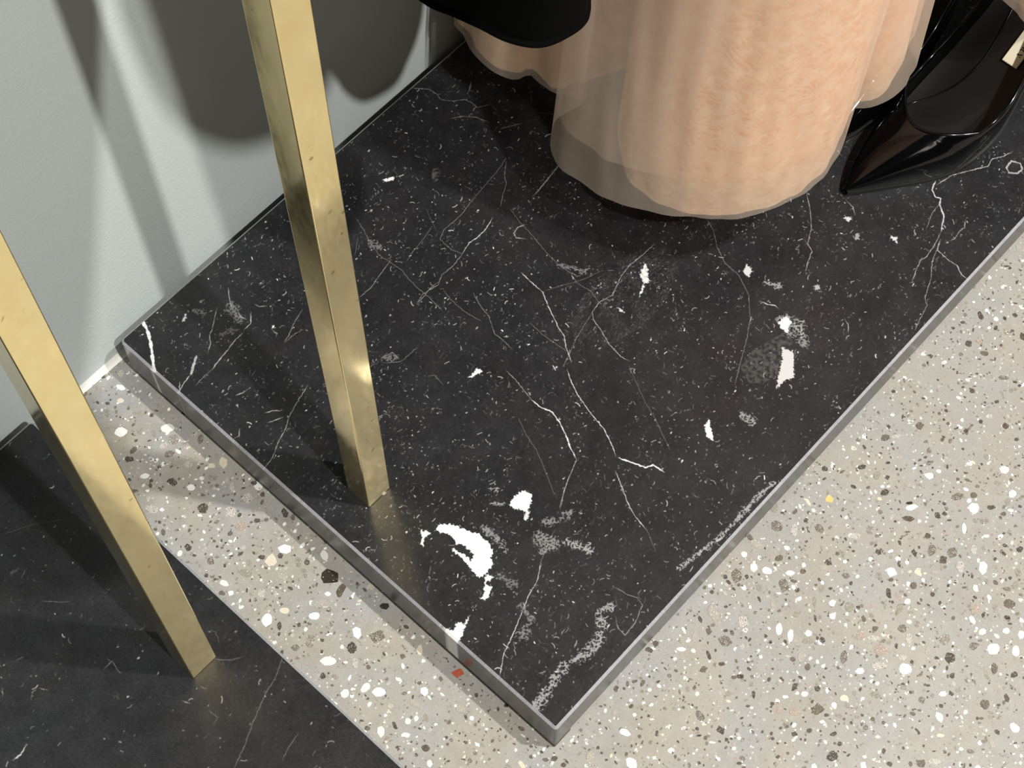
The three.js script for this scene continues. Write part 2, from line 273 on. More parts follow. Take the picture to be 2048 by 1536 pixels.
// ---------------------------------------------------------------- materials
const PLAN = 0.75, DEEP = 0.44;                       // metres that one marble map covers
function marbleCanvas(width, x0, veins, sponge, blobs, greys, base, flecks, lift) {
  const k = width / PLAN / 1000, h = Math.round(DEEP * 1000 * k), c = canvas(width, h), g = c.getContext('2d');
  g.fillStyle = `rgb(${base},${base},${base + 2})`; g.fillRect(0, 0, width, h);
  // mineral clouds with a grain
  const img = g.getImageData(0, 0, width, h), d = img.data;
  for (let j = 0; j < h; j++) for (let i = 0; i < width; i++) {
    const u = i / k, w = j / k, q = (j * width + i) * 4;
    const n = noise(u * 0.012 + 7, w * 0.012) * 3.5 + noise(u * 0.05, w * 0.05 + 9) * 4 + noise(u * 0.25, w * 0.25 + 5) * 3.5 + noise(u * 0.9, w * 0.9) * 5 + (rnd() - 0.5) * 16;
    const t = noise(u * 0.02 + 40, w * 0.02 + 11);
    d[q] += n + t; d[q + 1] += n; d[q + 2] += n - t * 0.7;
  }
  g.putImageData(img, 0, 0);
  g.save(); g.scale(k, k); g.translate(-x0 * 1000, 0); g.lineCap = g.lineJoin = 'round';
  const tone = (b, a = 1) => { const q = Math.round(lift + (250 - lift) * b); return `rgba(${q},${q},${q - 2},${a})`; };
  // fossil crumbs and hair veins that cover the whole stone
  for (let i = 0; i < flecks; i++) {
    const x = x0 * 1000 + rr(0, PLAN * 1000), y = rr(0, DEEP * 1000);
    if (noise(x * 0.018 + 3, y * 0.018) * 0.6 + noise(x * 0.07, y * 0.07) * 0.4 < rr(-0.75, 0.7)) continue;
    const kind = rnd(), b = kind < 0.14 ? rr(0.6, 0.95) : kind < 0.5 ? rr(0.22, 0.6) : rr(0.08, 0.25), l = rnd() < 0.22 ? rr(1.4, 4.2) : rr(0.2, 1.4), a = rr(-0.9, 0.5) + (rnd() < 0.35 ? 1.6 : 0);
    g.strokeStyle = tone(b, rr(0.5, 1)); g.lineWidth = rr(0.3, 0.9) * (l < 1.3 ? 1 : 0.8);
    const dx = Math.cos(a) * l, dy = Math.sin(a) * l, s = rr(-0.5, 0.5);
    g.beginPath(); g.moveTo(x, y); g.quadraticCurveTo(x + dx / 2 - dy * s, y + dy / 2 + dx * s, x + dx, y + dy); g.stroke();
  }
  for (let i = 0; i < flecks * 0.012; i++) {   // larger broken shells
    const x = x0 * 1000 + rr(0, PLAN * 1000), y = rr(0, DEEP * 1000), n = 3 + (rnd() * 4 | 0), r = rr(0.5, 1.7), t = rr(0, 6.3);
    g.fillStyle = tone(rr(0.3, 0.85), rr(0.6, 1)); g.beginPath(); for (let k2 = 0; k2 < n; k2++) { const a = t + k2 / n * 6.283, e = r * rr(0.35, 1.3); g.lineTo(x + Math.cos(a) * e, y + Math.sin(a) * e * 0.6); } g.fill();
  }
  for (const [b, p] of greys) {
    g.save(); g.beginPath(); for (let i = 0; i < p.length; i += 2) g.lineTo(p[i], p[i + 1]); g.clip();
    const X = p.filter((_, i) => !(i & 1)), Y = p.filter((_, i) => i & 1), x0 = Math.min(...X), x1 = Math.max(...X), y0 = Math.min(...Y), y1 = Math.max(...Y);
    for (let y = y0; y < y1; y += 0.3) for (let x = x0; x < x1; x += 0.3) { const n = noise(x * 0.22, y * 0.22) + 0.5 * noise(x * 0.8, y * 0.8); if (n > -0.25) { g.fillStyle = tone(b * (0.6 + 0.4 * n), 0.6); g.fillRect(x, y, 0.32, 0.32); } }
    g.restore();
  }
  const walk = (p, step, f) => {
    for (let i = 0; i + 3 < p.length; i += 2) {
      const dx = p[i + 2] - p[i], dy = p[i + 3] - p[i + 1], l = Math.hypot(dx, dy), n = Math.max(1, Math.round(l / step));
      for (let s = 0; s < n; s++) f(p[i] + dx * s / n, p[i + 1] + dy * s / n, dx / l, dy / l, (i / 2 + s / n) / (p.length / 2 - 1));
    }
    f(p[p.length - 2], p[p.length - 1], 1, 0, 1);
  };
  for (const [w, b, p] of veins) {
    const q = []; walk(p, 1.1, (x, y, dx, dy) => q.push([x - dy * rr(-0.28, 0.28), y + dx * rr(-0.28, 0.28)]));
    for (let i = 0; i + 1 < q.length; i++) {
      const end = Math.min(1, 0.35 + Math.min(i, q.length - 2 - i) * 0.22), ww = w * (0.7 + 0.35 * noise(q[i][0] * 0.25, q[i][1] * 0.25)) * (w > 2 ? 1 : end) * 0.85;
      g.strokeStyle = tone(b * rr(0.85, 1.05) * (w > 2 ? 1 : 0.55 + 0.45 * end)); g.lineWidth = Math.max(0.3, ww);
      g.beginPath(); g.moveTo(...q[i]); g.lineTo(...q[i + 1]); g.stroke();
      if (rnd() < 0.12) { const a = rr(0, 6.3), l = rr(0.4, 1.8); g.lineWidth = 0.22; g.strokeStyle = tone(b * 0.7); g.beginPath(); g.moveTo(...q[i]); g.lineTo(q[i][0] + Math.cos(a) * l, q[i][1] + Math.sin(a) * l); g.stroke(); }
    }
  }
  for (const [w, b, p] of sponge) {   // web of calcite round dark pores
    const seen = new Set();
    walk(p, 0.5, (x, y) => {
      const R = w * (0.75 + 0.5 * noise(x * 0.12, y * 0.12));
      for (let v = -Math.ceil(R / 0.22); v <= R / 0.22; v++) for (let u = -Math.ceil(R / 0.22); u <= R / 0.22; u++) {
        const gx = Math.round(x / 0.22) + u, gy = Math.round(y / 0.22) + v, key = gx * 100003 + gy, X = gx * 0.22, Y = gy * 0.22, e = Math.hypot(X - x, Y - y) / R;
        if (e > 1 || seen.has(key)) continue;
        const web = Math.abs(noise(X * 0.2, Y * 0.2) + 0.5 * noise(X * 0.55, Y * 0.55)), edge = 0.46 * (1.1 - e * e) + 0.16 * noise(X * 0.15 + 50, Y * 0.15);
        if (web > edge) continue;
        seen.add(key); g.fillStyle = tone(b * rr(0.75, 1.15), 0.95); g.fillRect(X, Y, 0.24, 0.24);
      }
    });
  }
  for (const [b, p] of blobs) {
    const q = []; walk(p.concat(p.slice(0, 2)), 0.35, (x, y) => q.push([x + 0.9 * noise(x * 0.5, y * 0.5) + rr(-0.3, 0.3), y + 0.9 * noise(x * 0.5 + 9, y * 0.5) + rr(-0.3, 0.3)]));
    g.fillStyle = tone(b); g.beginPath(); q.forEach((e) => g.lineTo(...e)); g.fill();
    for (let i = 0; i < q.length; i += 2) if (rnd() < 0.5) { g.fillStyle = tone(b * rr(0.5, 1)); g.beginPath(); g.ellipse(q[i][0] + rr(-0.8, 0.8), q[i][1] + rr(-0.8, 0.8), rr(0.1, 0.4), rr(0.1, 0.25), rr(0, 3), 0, 6.3); g.fill(); }
  }
  g.restore(); return c;
}
const topCanvas = marbleCanvas(2048, 0, VEINS, SPONGE, BLOBS, GREYS, 31, 30000, 38);
{ // scuffed patch in front of the dress: fine rubbed strokes
  const g = topCanvas.getContext('2d'), k = 2048 / PLAN / 1000; g.save(); g.scale(k, k);
  for (let i = 0; i < 5200; i++) {
    const a = rr(0, 6.3), r = Math.sqrt(rnd()), x = 262 + Math.cos(a) * r * 50, z = 252 + Math.sin(a) * r * 24;
    if (noise(x * 0.05 + 90, z * 0.05) < rr(-0.9, 0.8)) continue;
    const q = Math.round(rr(70, 130)); g.strokeStyle = `rgba(${q + 5},${q},${q - 10},${rr(0.2, 0.6)})`; g.lineWidth = rr(0.15, 0.4);
    const t = rr(-0.6, 0.4), l = rr(0.4, 2.2); g.beginPath(); g.moveTo(x, z); g.lineTo(x + Math.cos(t) * l, z + Math.sin(t) * l); g.stroke();
  }
  g.restore();
}
const stoneRough = dataMap(512, 512, (i, j) => 0.41 + 0.05 * tile(i, j, 512, 512, 6) + 0.05 * tile(i, j, 512, 512, 40));
stoneRough.repeat.set(2, 2);
const M = {};
M.marble = new THREE.MeshPhysicalMaterial({ map: colourMap(topCanvas, THREE.MirroredRepeatWrapping), roughness: 1, roughnessMap: stoneRough, specularIntensity: 0.75 });
M.marbleTwo = new THREE.MeshPhysicalMaterial({ map: colourMap(marbleCanvas(1536, -0.83, VEINS_TWO, [], [], [], 33, 7000, 40), THREE.MirroredRepeatWrapping), roughness: 1, roughnessMap: stoneRough, specularIntensity: 0.75 });
M.bevel = new THREE.MeshPhysicalMaterial({ map: colourMap(marbleCanvas(1024, 0, VEINS, [], BLOBS, [], 160, 1500, 160), THREE.MirroredRepeatWrapping), roughness: 0.4 });
M.side = new THREE.MeshPhysicalMaterial({ map: colourMap(marbleCanvas(1024, 0, VEINS, [], BLOBS, [], 50, 1500, 56), THREE.MirroredRepeatWrapping), roughness: 0.28, ior: 1.75 });
const smudge = (u, w) => { const a = noise(u * 3.1, w * 1.7 + 4), b = noise(u * 11, w * 5 + 30), c = noise(u * 40, w * 9); return 0.5 * a + 0.3 * b + 0.2 * c; };
const brassTint = canvas(256, 1024); {
  const g = brassTint.getContext('2d'), im = g.createImageData(256, 1024), d = im.data;
  for (let j = 0; j < 1024; j++) for (let i = 0; i < 256; i++) { const s = smudge(i / 256 * 2, j / 1024 * 10), q = (j * 256 + i) * 4; d[q] = 250 + s * 4; d[q + 1] = 229 + s * 6; d[q + 2] = 168 + s * 8; d[q + 3] = 255; }
  g.putImageData(im, 0, 0);
  for (let i = 0; i < 90; i++) { g.fillStyle = `rgba(${90 + rr(0, 40)},${66 + rr(0, 30)},30,${rr(0.1, 0.45)})`; g.beginPath(); g.ellipse(rr(0, 256), rr(0, 1024), rr(1, 4), rr(0.6, 3), rr(0, 3), 0, 6.3); g.fill(); }
  for (let i = 0; i < 40; i++) { g.strokeStyle = `rgba(250,228,180,${rr(0.1, 0.35)})`; g.lineWidth = rr(0.8, 2.5); const x = rr(0, 256), y = rr(0, 1024); g.beginPath(); g.moveTo(x, y); g.quadraticCurveTo(x + rr(-20, 20), y + rr(-10, 10), x + rr(-30, 30), y + rr(-14, 14)); g.stroke(); }
}
const brassMap = colourMap(brassTint); brassMap.repeat.set(8, 2);
const brassRough = dataMap(256, 512, (i, j) => 0.13 + 0.05 * tile(i, j, 256, 512, 5) + 0.04 * tile(i, j, 256, 512, 24)); brassRough.repeat.set(8, 2.5);
M.brass = new THREE.MeshStandardMaterial({ map: brassMap, metalness: 0.9, roughness: 1, roughnessMap: brassRough });
const wallBump = dataMap(1024, 1024, (i, j) => 0.5 + 0.3 * tile(i, j, 1024, 1024, 160) + 0.2 * tile(i, j, 1024, 1024, 70)); wallBump.repeat.set(2.2, 2.2);
M.wall = new THREE.MeshStandardMaterial({ color: 0xcad2d0, roughness: 0.75, bumpMap: wallBump, bumpScale: 0.0002 });
M.caulk = new THREE.MeshStandardMaterial({ color: 0xf0efe6, roughness: 0.5 });
M.ceiling = new THREE.MeshStandardMaterial({ color: 0x55555a, roughness: 0.9 });
M.shop = new THREE.MeshStandardMaterial({ color: 0x77777a, roughness: 0.85 });
// cement of the terrazzo with its sand-sized grains
const FLOOR_TILE = 0.9;
const floorCanvas = canvas(2048, 2048); {
  const g = floorCanvas.getContext('2d'), im = g.createImageData(2048, 2048), d = im.data;
  for (let j = 0; j < 2048; j++) for (let i = 0; i < 2048; i++) {
    const q = (j * 2048 + i) * 4, a = tile(i, j, 2048, 2048, 9), b = tile(i, j, 2048, 2048, 60), n = a * 4 + b * 5 + (rnd() - 0.5) * 14, t = tile(i, j, 2048, 2048, 14) * 7;
    d[q] = 161 + n + t * 0.5; d[q + 1] = 158 + n; d[q + 2] = 151 + n - t; d[q + 3] = 255;
  }
  g.putImageData(im, 0, 0);
  const stone = (q, a) => `rgba(${q | 0},${q * 0.95 | 0},${q * 0.84 | 0},${a})`;
  const dot = (x, y, r, s) => { g.fillStyle = s; for (const ox of [0, 2048]) for (const oy of [0, 2048]) { if ((ox && x > 12) || (oy && y > 12)) continue; g.beginPath(); const n = 5 + (rnd() * 3 | 0); for (let a = 0; a < n; a++) { const t = a / n * 6.283, e = r * rr(0.6, 1.25); g.lineTo(x + ox + Math.cos(t) * e, y + oy + Math.sin(t) * e * 0.75); } g.fill(); } };
  for (let i = 0; i < 30000; i++) dot(rr(0, 2048), rr(0, 2048), rr(0.6, 2.1), rnd() < 0.6 ? stone(rr(70, 150), rr(0.4, 0.95)) : `rgba(250,246,${rr(225, 245)},${rr(0.5, 1)})`);
  for (let i = 0; i < 3200; i++) dot(rr(0, 2048), rr(0, 2048), rr(2, 4.2), rnd() < 0.55 ? stone(rr(85, 160), 1) : `rgb(250,248,${rr(232, 246)})`);
}
const floorMap = colourMap(floorCanvas); floorMap.repeat.set(1 / FLOOR_TILE, 1 / FLOOR_TILE);
M.terrazzo = new THREE.MeshPhysicalMaterial({ map: floorMap, roughness: 0.42, specularIntensity: 0.6 });
function mottle(r, g2, b, dark, light, amount) {
  const c = canvas(256, 256), g = c.getContext('2d'); g.fillStyle = `rgb(${r},${g2},${b})`; g.fillRect(0, 0, 256, 256);
  for (let i = 0; i < amount; i++) { const l = rnd() < light, q = l ? rr(215, 250) : rr(dark, dark + 55); g.fillStyle = `rgba(${q},${q - 4},${q - (l ? 6 : 14)},${rr(0.5, 1)})`; g.beginPath(); g.ellipse(rr(0, 256), rr(0, 256), rr(2, 9), rr(1.5, 5), rr(0, 3), 0, 6.3); g.fill(); }
  const t = colourMap(c); t.repeat.set(0.36, 0.36); return new THREE.MeshPhysicalMaterial({ map: t, roughness: 0.35, specularIntensity: 0.6 });
}
const CHIP = {
  d: [mottle(92, 84, 72, 52, 0.12, 500), mottle(110, 101, 88, 62, 0.15, 500), mottle(78, 72, 64, 40, 0.18, 500)],
  g: [mottle(150, 146, 132, 100, 0.2, 400), mottle(168, 162, 150, 120, 0.2, 400)],
  m: [mottle(150, 145, 133, 45, 0.4, 420), mottle(122, 116, 105, 38, 0.42, 480), mottle(190, 186, 176, 50, 0.4, 420)],
  w: [mottle(238, 237, 233, 200, 0.7, 60), mottle(226, 224, 217, 180, 0.7, 60)],
  c: [mottle(212, 203, 180, 160, 0.5, 120)], b: [mottle(168, 152, 138, 105, 0.35, 260)], y: [mottle(222, 190, 120, 170, 0.5, 120)],
  r: [mottle(182, 84, 58, 110, 0.05, 160)], k: [mottle(52, 48, 42, 22, 0.08, 400)],
};
M.patent = new THREE.MeshPhysicalMaterial({ color: 0x050506, roughness: 0.1, specularIntensity: 0.9 });
M.insole = new THREE.MeshPhysicalMaterial({ color: 0x070707, roughness: 0.5, specularIntensity: 0.35 });
M.sock = new THREE.MeshPhysicalMaterial({ color: 0x0a0a0a, roughness: 0.42, specularIntensity: 0.5 });
M.sole = new THREE.MeshStandardMaterial({ color: 0x0b0b0b, roughness: 0.5 });
M.blackCloth = new THREE.MeshPhysicalMaterial({ color: 0x050505, roughness: 1, specularIntensity: 0.15, side: THREE.DoubleSide });
M.steel = new THREE.MeshStandardMaterial({ color: 0xc9c9c6, metalness: 1, roughness: 0.25 });
M.black = new THREE.MeshStandardMaterial({ color: 0x151515, roughness: 0.5 });
M.pad = new THREE.MeshStandardMaterial({ color: 0x6f6350, roughness: 0.9 });
// tulle: fine woven mesh, let through where the threads leave holes
function tulleMaps(contrast, cloud, alpha) {
  const w = 1024, c = canvas(w, w), g = c.getContext('2d'), im = g.createImageData(w, w), d = im.data;
  for (let j = 0; j < w; j++) for (let i = 0; i < w; i++) {
    const q = (j * w + i) * 4, th = Math.max(Math.abs(Math.sin(i * 0.8)), Math.abs(Math.sin(j * 0.8))), n = tile(i, j, w, w, 9) * cloud + tile(i, j, w, w, 34) * cloud * 0.7 + (rnd() - 0.5) * 0.1;
    const a = Math.max(0, Math.min(1, alpha * (0.97 + 0.12 * (th - 0.85) * contrast + n)));
    d[q] = d[q + 1] = d[q + 2] = a * 255; d[q + 3] = 255;
  }
  g.putImageData(im, 0, 0); const t = new THREE.CanvasTexture(c); t.wrapS = t.wrapT = THREE.RepeatWrapping; t.repeat.set(4, 4); return t;
}
const sheer = (color, alpha, cloud) => new THREE.MeshPhysicalMaterial({ color, roughness: 1, transmission: 0.25, thickness: 0, specularIntensity: 0.1, alphaMap: tulleMaps(1, cloud, alpha), transparent: true, side: THREE.DoubleSide });
const wisp = canvas(1024, 1024); {
  const g = wisp.getContext('2d'), im = g.createImageData(1024, 1024), d = im.data;
  for (let j = 0; j < 1024; j++) for (let i = 0; i < 1024; i++) {
    const wx = 26 * tile(i, j, 1024, 1024, 5), wy = 26 * tile(j, i, 1024, 1024, 5);
    const n = 0.5 * tile(i + wx, j + wy, 1024, 1024, 16) + 0.35 * (1 - 2 * Math.abs(tile(i + wy, j + wx, 1024, 1024, 26))) + 0.25 * tile(i + wx, j, 1024, 1024, 90), q = (j * 1024 + i) * 4;
    d[q] = 250 + n * 14; d[q + 1] = 228 + n * 44; d[q + 2] = 206 + n * 60; d[q + 3] = 255;
  }
  g.putImageData(im, 0, 0);
}
const wispMap = colourMap(wisp); wispMap.repeat.set(4, 4);
const wispBump = new THREE.CanvasTexture(wisp); wispBump.wrapS = wispBump.wrapT = THREE.RepeatWrapping; wispBump.repeat.set(4, 4);
M.tulleOuter = sheer(0xffecd8, 0.34, 0.05);
M.tulleMiddle = sheer(0xffe9d4, 0.3, 0.08);
M.tulleInner = sheer(0xffe8d0, 0.88, 0.12);
M.lining = new THREE.MeshPhysicalMaterial({ color: 0xffe8ce, roughness: 0.9, transmission: 0.15, thickness: 0, side: THREE.DoubleSide });
for (const m of [M.tulleInner, M.lining]) { m.map = wispMap; m.bumpMap = wispBump; m.bumpScale = 0.006; }
M.tulleIvory = sheer(0xf2ece2, 0.5, 0.06);

// ---------------------------------------------------------------- the room
const TOP = 0.0456, GAP = 0.0092;                     // height of the plinths' faces, and of the pads under them
const floor = structure('floor', metreUV(box(-3, 3.6, -0.08, 0, -0.12, 5.2)), M.terrazzo, 'pale grey terrazzo floor with dark and white stone chips', 'floor');
structure('wall_back', metreUV(box(-3, 3.6, 0, CEILING, -0.12, 0)), M.wall, 'pale blue grey painted wall behind the racks', 'wall');
structure('wall_left', metreUV(box(-3.12, -3, 0, CEILING, -0.12, 5.2)), M.shop, 'plain shop wall far to the left', 'wall');
structure('wall_right', metreUV(box(3.6, 3.72, 0, CEILING, -0.12, 5.2)), M.shop, 'plain shop wall far to the right', 'wall');
structure('wall_front', metreUV(box(-3.12, 3.72, 0, CEILING, 5.2, 5.32)), M.shop, 'plain shop wall across from the racks', 'wall');
structure('ceiling', box(-3.12, 3.72, CEILING, CEILING + 0.12, -0.12, 5.32), M.ceiling, 'dark grey shop ceiling', 'ceiling');
{ // bead of sealant along the foot of the wall
  const s = new THREE.Shape(); s.moveTo(0, 0); s.lineTo(0.0042, 0); s.quadraticCurveTo(0.0012, 0.0012, 0, 0.0046); s.lineTo(0, 0);
  const g = new THREE.ExtrudeGeometry(s, { depth: 6.6, bevelEnabled: false }); g.rotateY(-Math.PI / 2); g.scale(1, 1, 1); g.translate(3.6, 0, 0);
  structure('trim_1', g, M.caulk, 'thin white sealant bead between wall and terrazzo', 'trim');
}
// terrazzo chips: irregular flat stones ground nearly flush
function chipGeometry(n, wob) {
  const pos = [], uv = [], idx = [], ring = [];
  for (let i = 0; i < n; i++) { const a = (i + rr(-0.3, 0.3)) / n * 6.2832, r = rr(1 - wob, 1 + wob * 0.35); ring.push([Math.cos(a) * r, Math.sin(a) * r]); }
  pos.push(0, 1, 0); uv.push(0, 0);
  for (const [x, z] of ring) { pos.push(x * 0.96, 1, z * 0.96); uv.push(x, z); }
  for (const [x, z] of ring) { pos.push(x, 0, z); uv.push(x, z); }
  for (let i = 0; i < n; i++) { const j = (i + 1) % n; idx.push(0, 1 + j, 1 + i, 1 + i, 1 + j, 1 + n + i, 1 + j, 1 + n + j, 1 + n + i); }
  const g = new THREE.BufferGeometry(); g.setAttribute('position', new THREE.Float32BufferAttribute(pos, 3)); g.setAttribute('uv', new THREE.Float32BufferAttribute(uv, 2)); g.setIndex(idx);
  const f = g.toNonIndexed(); f.computeVertexNormals(); return f;
}
const chipForms = { round: [], sharp: [] };
for (let i = 0; i < 7; i++) { chipForms.round.push(chipGeometry(10, 0.16)); chipForms.sharp.push(chipGeometry(6 + i % 3, 0.34)); }
const placed = [];
const clear = (x, z, r) => placed.every((q) => Math.hypot(q[0] - x, q[1] - z) > (q[2] + r) * 0.85);
const pick = (a) => a[rnd() * a.length | 0];
function chip(t, x, z, a, b, turn) {
  const m = mesh(placed.length ? `stone_chip_${String(placed.length).padStart(3, '0')}` : 'stone_chip', pick(chipForms[t === 'w' || t === 'm' || t === 'g' ? (rnd() < 0.6 ? 'round' : 'sharp') : rnd() < 0.3 ? 'round' : 'sharp']), pick(CHIP[t]), floor);
  m.position.set(x, 0, z); m.rotation.y = -turn; m.scale.set(a, 0.00022, b); placed.push([x, z, Math.max(a, b)]);
}
for (const [t, x, z, a, b, turn] of CHIPS) chip(t, x / 1000, z / 1000, a / 1000, b / 1000, turn);
const IN_VIEW = [[-0.095, 0.002], [-0.003, 0.002], [-0.003, 0.4245], [0.60, 0.4245], [0.20, 0.72], [-0.095, 0.40]];
function inside(x, z) { let c = false; for (let i = 0, j = IN_VIEW.length - 1; i < IN_VIEW.length; j = i++) { const [a, b] = IN_VIEW[i], [d, e] = IN_VIEW[j]; if ((b > z) !== (e > z) && x < (d - a) * (z - b) / (e - b) + a) c = !c; } return c; }
const kinds = 'ddddddddmmmmmmggggwwwwwcb';
for (let tries = 0; placed.length < 298 && tries < 20000; tries++) {
  const x = rr(-0.095, 0.6), z = rr(0, 0.72), a = rr(0.0026, 0.0046); if (!inside(x, z) || !clear(x, z, a)) continue;
  chip(kinds[rnd() * kinds.length | 0], x, z, a, a * rr(0.45, 0.9), rr(0, 3.14));
}
{ // smaller crumbs of the same stones, too many to pick apart
  const by = new Map();
  for (let n = 0, tries = 0; n < 4800 && tries < 90000; tries++) {
    const x = rr(-0.095, 0.6), z = rr(0, 0.72), a = 0.0008 + 0.0019 * rnd() * rnd(); if (!inside(x, z) || !clear(x, z, a)) continue;
    const mat = pick(CHIP[kinds[rnd() * kinds.length | 0]]), g = pick(rnd() < 0.5 ? chipForms.round : chipForms.sharp).clone();
    g.applyMatrix4(new THREE.Matrix4().compose(v3(x, 0, z), new THREE.Quaternion().setFromAxisAngle(v3(0, 1, 0), rr(0, 6)), v3(a, 0.00016, a * rr(0.4, 0.95))));
    if (!by.has(mat)) by.set(mat, []); by.get(mat).push(g); n++;
  }
  for (const [mat, list] of by) mesh('stone_crumbs', mergeGeometries(list), mat, floor).userData.kind = 'stuff';
}

{ // the same aggregate further out over the floor
  const lots = new Map(), up = v3(0, 1, 0);
  for (let n = 0; n < 16000;) {
    const x = rr(-1.1, 1.5), z = rr(0.002, 1.5); if (inside(x, z) || (z < 0.423 && (x > -0.002 || x < -0.081))) continue;
    const a = 0.0011 + 0.0034 * rnd() ** 3, mat = pick(CHIP[kinds[rnd() * kinds.length | 0]]);
    if (!lots.has(mat)) lots.set(mat, []);
    lots.get(mat).push(new THREE.Matrix4().compose(v3(x, 0, z), new THREE.Quaternion().setFromAxisAngle(up, rr(0, 6)), v3(a, 0.00016, a * rr(0.4, 0.95)))); n++;
  }
  let i = 0;
  for (const [mat, list] of lots) {
    const m = new THREE.InstancedMesh(i++ % 2 ? chipForms.round[2] : chipForms.sharp[3], mat, list.length); m.name = 'stone_crumbs'; m.userData.kind = 'stuff'; m.castShadow = m.receiveShadow = true;
    list.forEach((q, k) => m.setMatrixAt(k, q)); floor.add(m);
  }
}

// ---------------------------------------------------------------- plinths
function plinth(name, label, x0, x1, z0, z1, backCorner, topMaterial, uvx) {
  const t = thing(name, label, 'plinth', 'marble plinths along the wall');
  const bev = 0.0018, y0 = GAP, y1 = TOP;
  // outline, counter-clockwise seen from above; the back corner by the gap is rounded, the rest nearly square
  const ring = (inset) => {
    const out = [], A = x0 + inset, B = x1 - inset, C = z0 + inset, D = z1 - inset;
    const arc = (cx, cz, r, a0) => { for (let i = 0; i <= 6; i++) { const a = a0 + i / 6 * Math.PI / 2; out.push([cx + Math.cos(a) * r, cz + Math.sin(a) * r]); } };
    const rl = Math.max(0.0006, (backCorner === 'left' ? 0.004 : 0.0022) - inset), rs = Math.max(0.0006, (backCorner === 'right' ? 0.004 : 0.0022) - inset), rc = Math.max(0.0006, 0.0022 - inset);
    arc(B - rc, D - rc, rc, 0); arc(A + rc, D - rc, rc, Math.PI / 2); arc(A + rl, C + rl, rl, Math.PI); arc(B - rs, C + rs, rs, Math.PI * 1.5);
    return out;
  };
  const outer = ring(0), inner = ring(bev), U = (x) => (x - uvx) / PLAN, W = (z) => 1 - z / DEEP;
  const pos = [], uv = []; const tri = (...p) => p.forEach(([x, y, z]) => { pos.push(x, y, z); uv.push(U(x), W(z)); });
  const cx = (x0 + x1) / 2, cz = (z0 + z1) / 2, n = inner.length;
  for (let i = 0; i < n; i++) { const a = inner[i], b = inner[(i + 1) % n]; tri([cx, y1, cz], [b[0], y1, b[1]], [a[0], y1, a[1]]); }
  const make = () => { const g = new THREE.BufferGeometry(); g.setAttribute('position', new THREE.Float32BufferAttribute(pos.splice(0), 3)); g.setAttribute('uv', new THREE.Float32BufferAttribute(uv.splice(0), 2)); g.computeVertexNormals(); return g; };
  mesh('top', make(), topMaterial, t);
  const quad = (a, b, c, d) => tri(a, b, c, a, c, d);
  for (let i = 0; i < n; i++) { const j = (i + 1) % n, a = inner[i], b = inner[j], c = outer[i], d = outer[j]; quad([a[0], y1, a[1]], [b[0], y1, b[1]], [d[0], y1 - bev, d[1]], [c[0], y1 - bev, c[1]]); }
  mesh('bevel', make(), M.bevel, t).userData.label = 'matt grey chamfer round the top';
  for (let i = 0; i < n; i++) { const j = (i + 1) % n, c = outer[i], d = outer[j]; quad([c[0], y1 - bev, c[1]], [d[0], y1 - bev, d[1]], [d[0], y0, d[1]], [c[0], y0, c[1]]); tri([cx, y0, cz], [c[0], y0, c[1]], [d[0], y0, d[1]]); }
  mesh('side', make(), M.side, t);
  const pw = 0.016;
  for (const px of [x0 + 0.0006, x1 - pw - 0.0006]) for (const pz of [z0 + 0.02, z1 - pw - 0.0004]) mesh('pad', box(px, px + pw, 0, GAP, pz, pz + pw, 0.001), M.pad, t);
  return t;
}
plinth('marble_plinth', 'low black marble plinth with white veins under the blush dress and pumps', -0.0012, 1.45, 0.0155, 0.4222, 'left', M.marble, 0);
plinth('marble_plinth', 'low black marble plinth with few pale flecks at the lower left corner', -1.5, -0.0817, 0.0173, 0.4222, 'right', M.marbleTwo, -0.83);

// ---------------------------------------------------------------- brass racks
const RAIL = 1.56, RZ = 0.2215;
function rack(label, xs) {
  const t = thing('garment_rack', label, 'clothes rack', 'brass garment racks');
  for (const x of xs) {
    mesh('upright', metreUV(box(x, x + 0.02, TOP, RAIL + 0.01, RZ - 0.01, RZ + 0.01, 0.0009)), M.brass, t);
  }
  mesh('rail', metreUV(box(xs[0] + 0.02, xs[xs.length - 1], RAIL - 0.01, RAIL + 0.01, RZ - 0.01, RZ + 0.01, 0.0009)), M.brass, t);
  return t;
}
rack('square brass rack upright standing on the veined marble plinth', [0.0267, 1.36]);
rack('square brass rack upright standing on the plainer lower left plinth', [-1.42, -0.1312]);

// ---------------------------------------------------------------- garments
// closed loop of points, evenly resampled
function loop(mm, count) {
  const pts = []; for (let i = 0; i < mm.length; i += 2) pts.push(v3(mm[i] / 1000, 0, mm[i + 1] / 1000));
  return new THREE.CatmullRomCurve3(pts, true, 'catmullrom', 0.5).getSpacedPoints(count).slice(0, count);
}
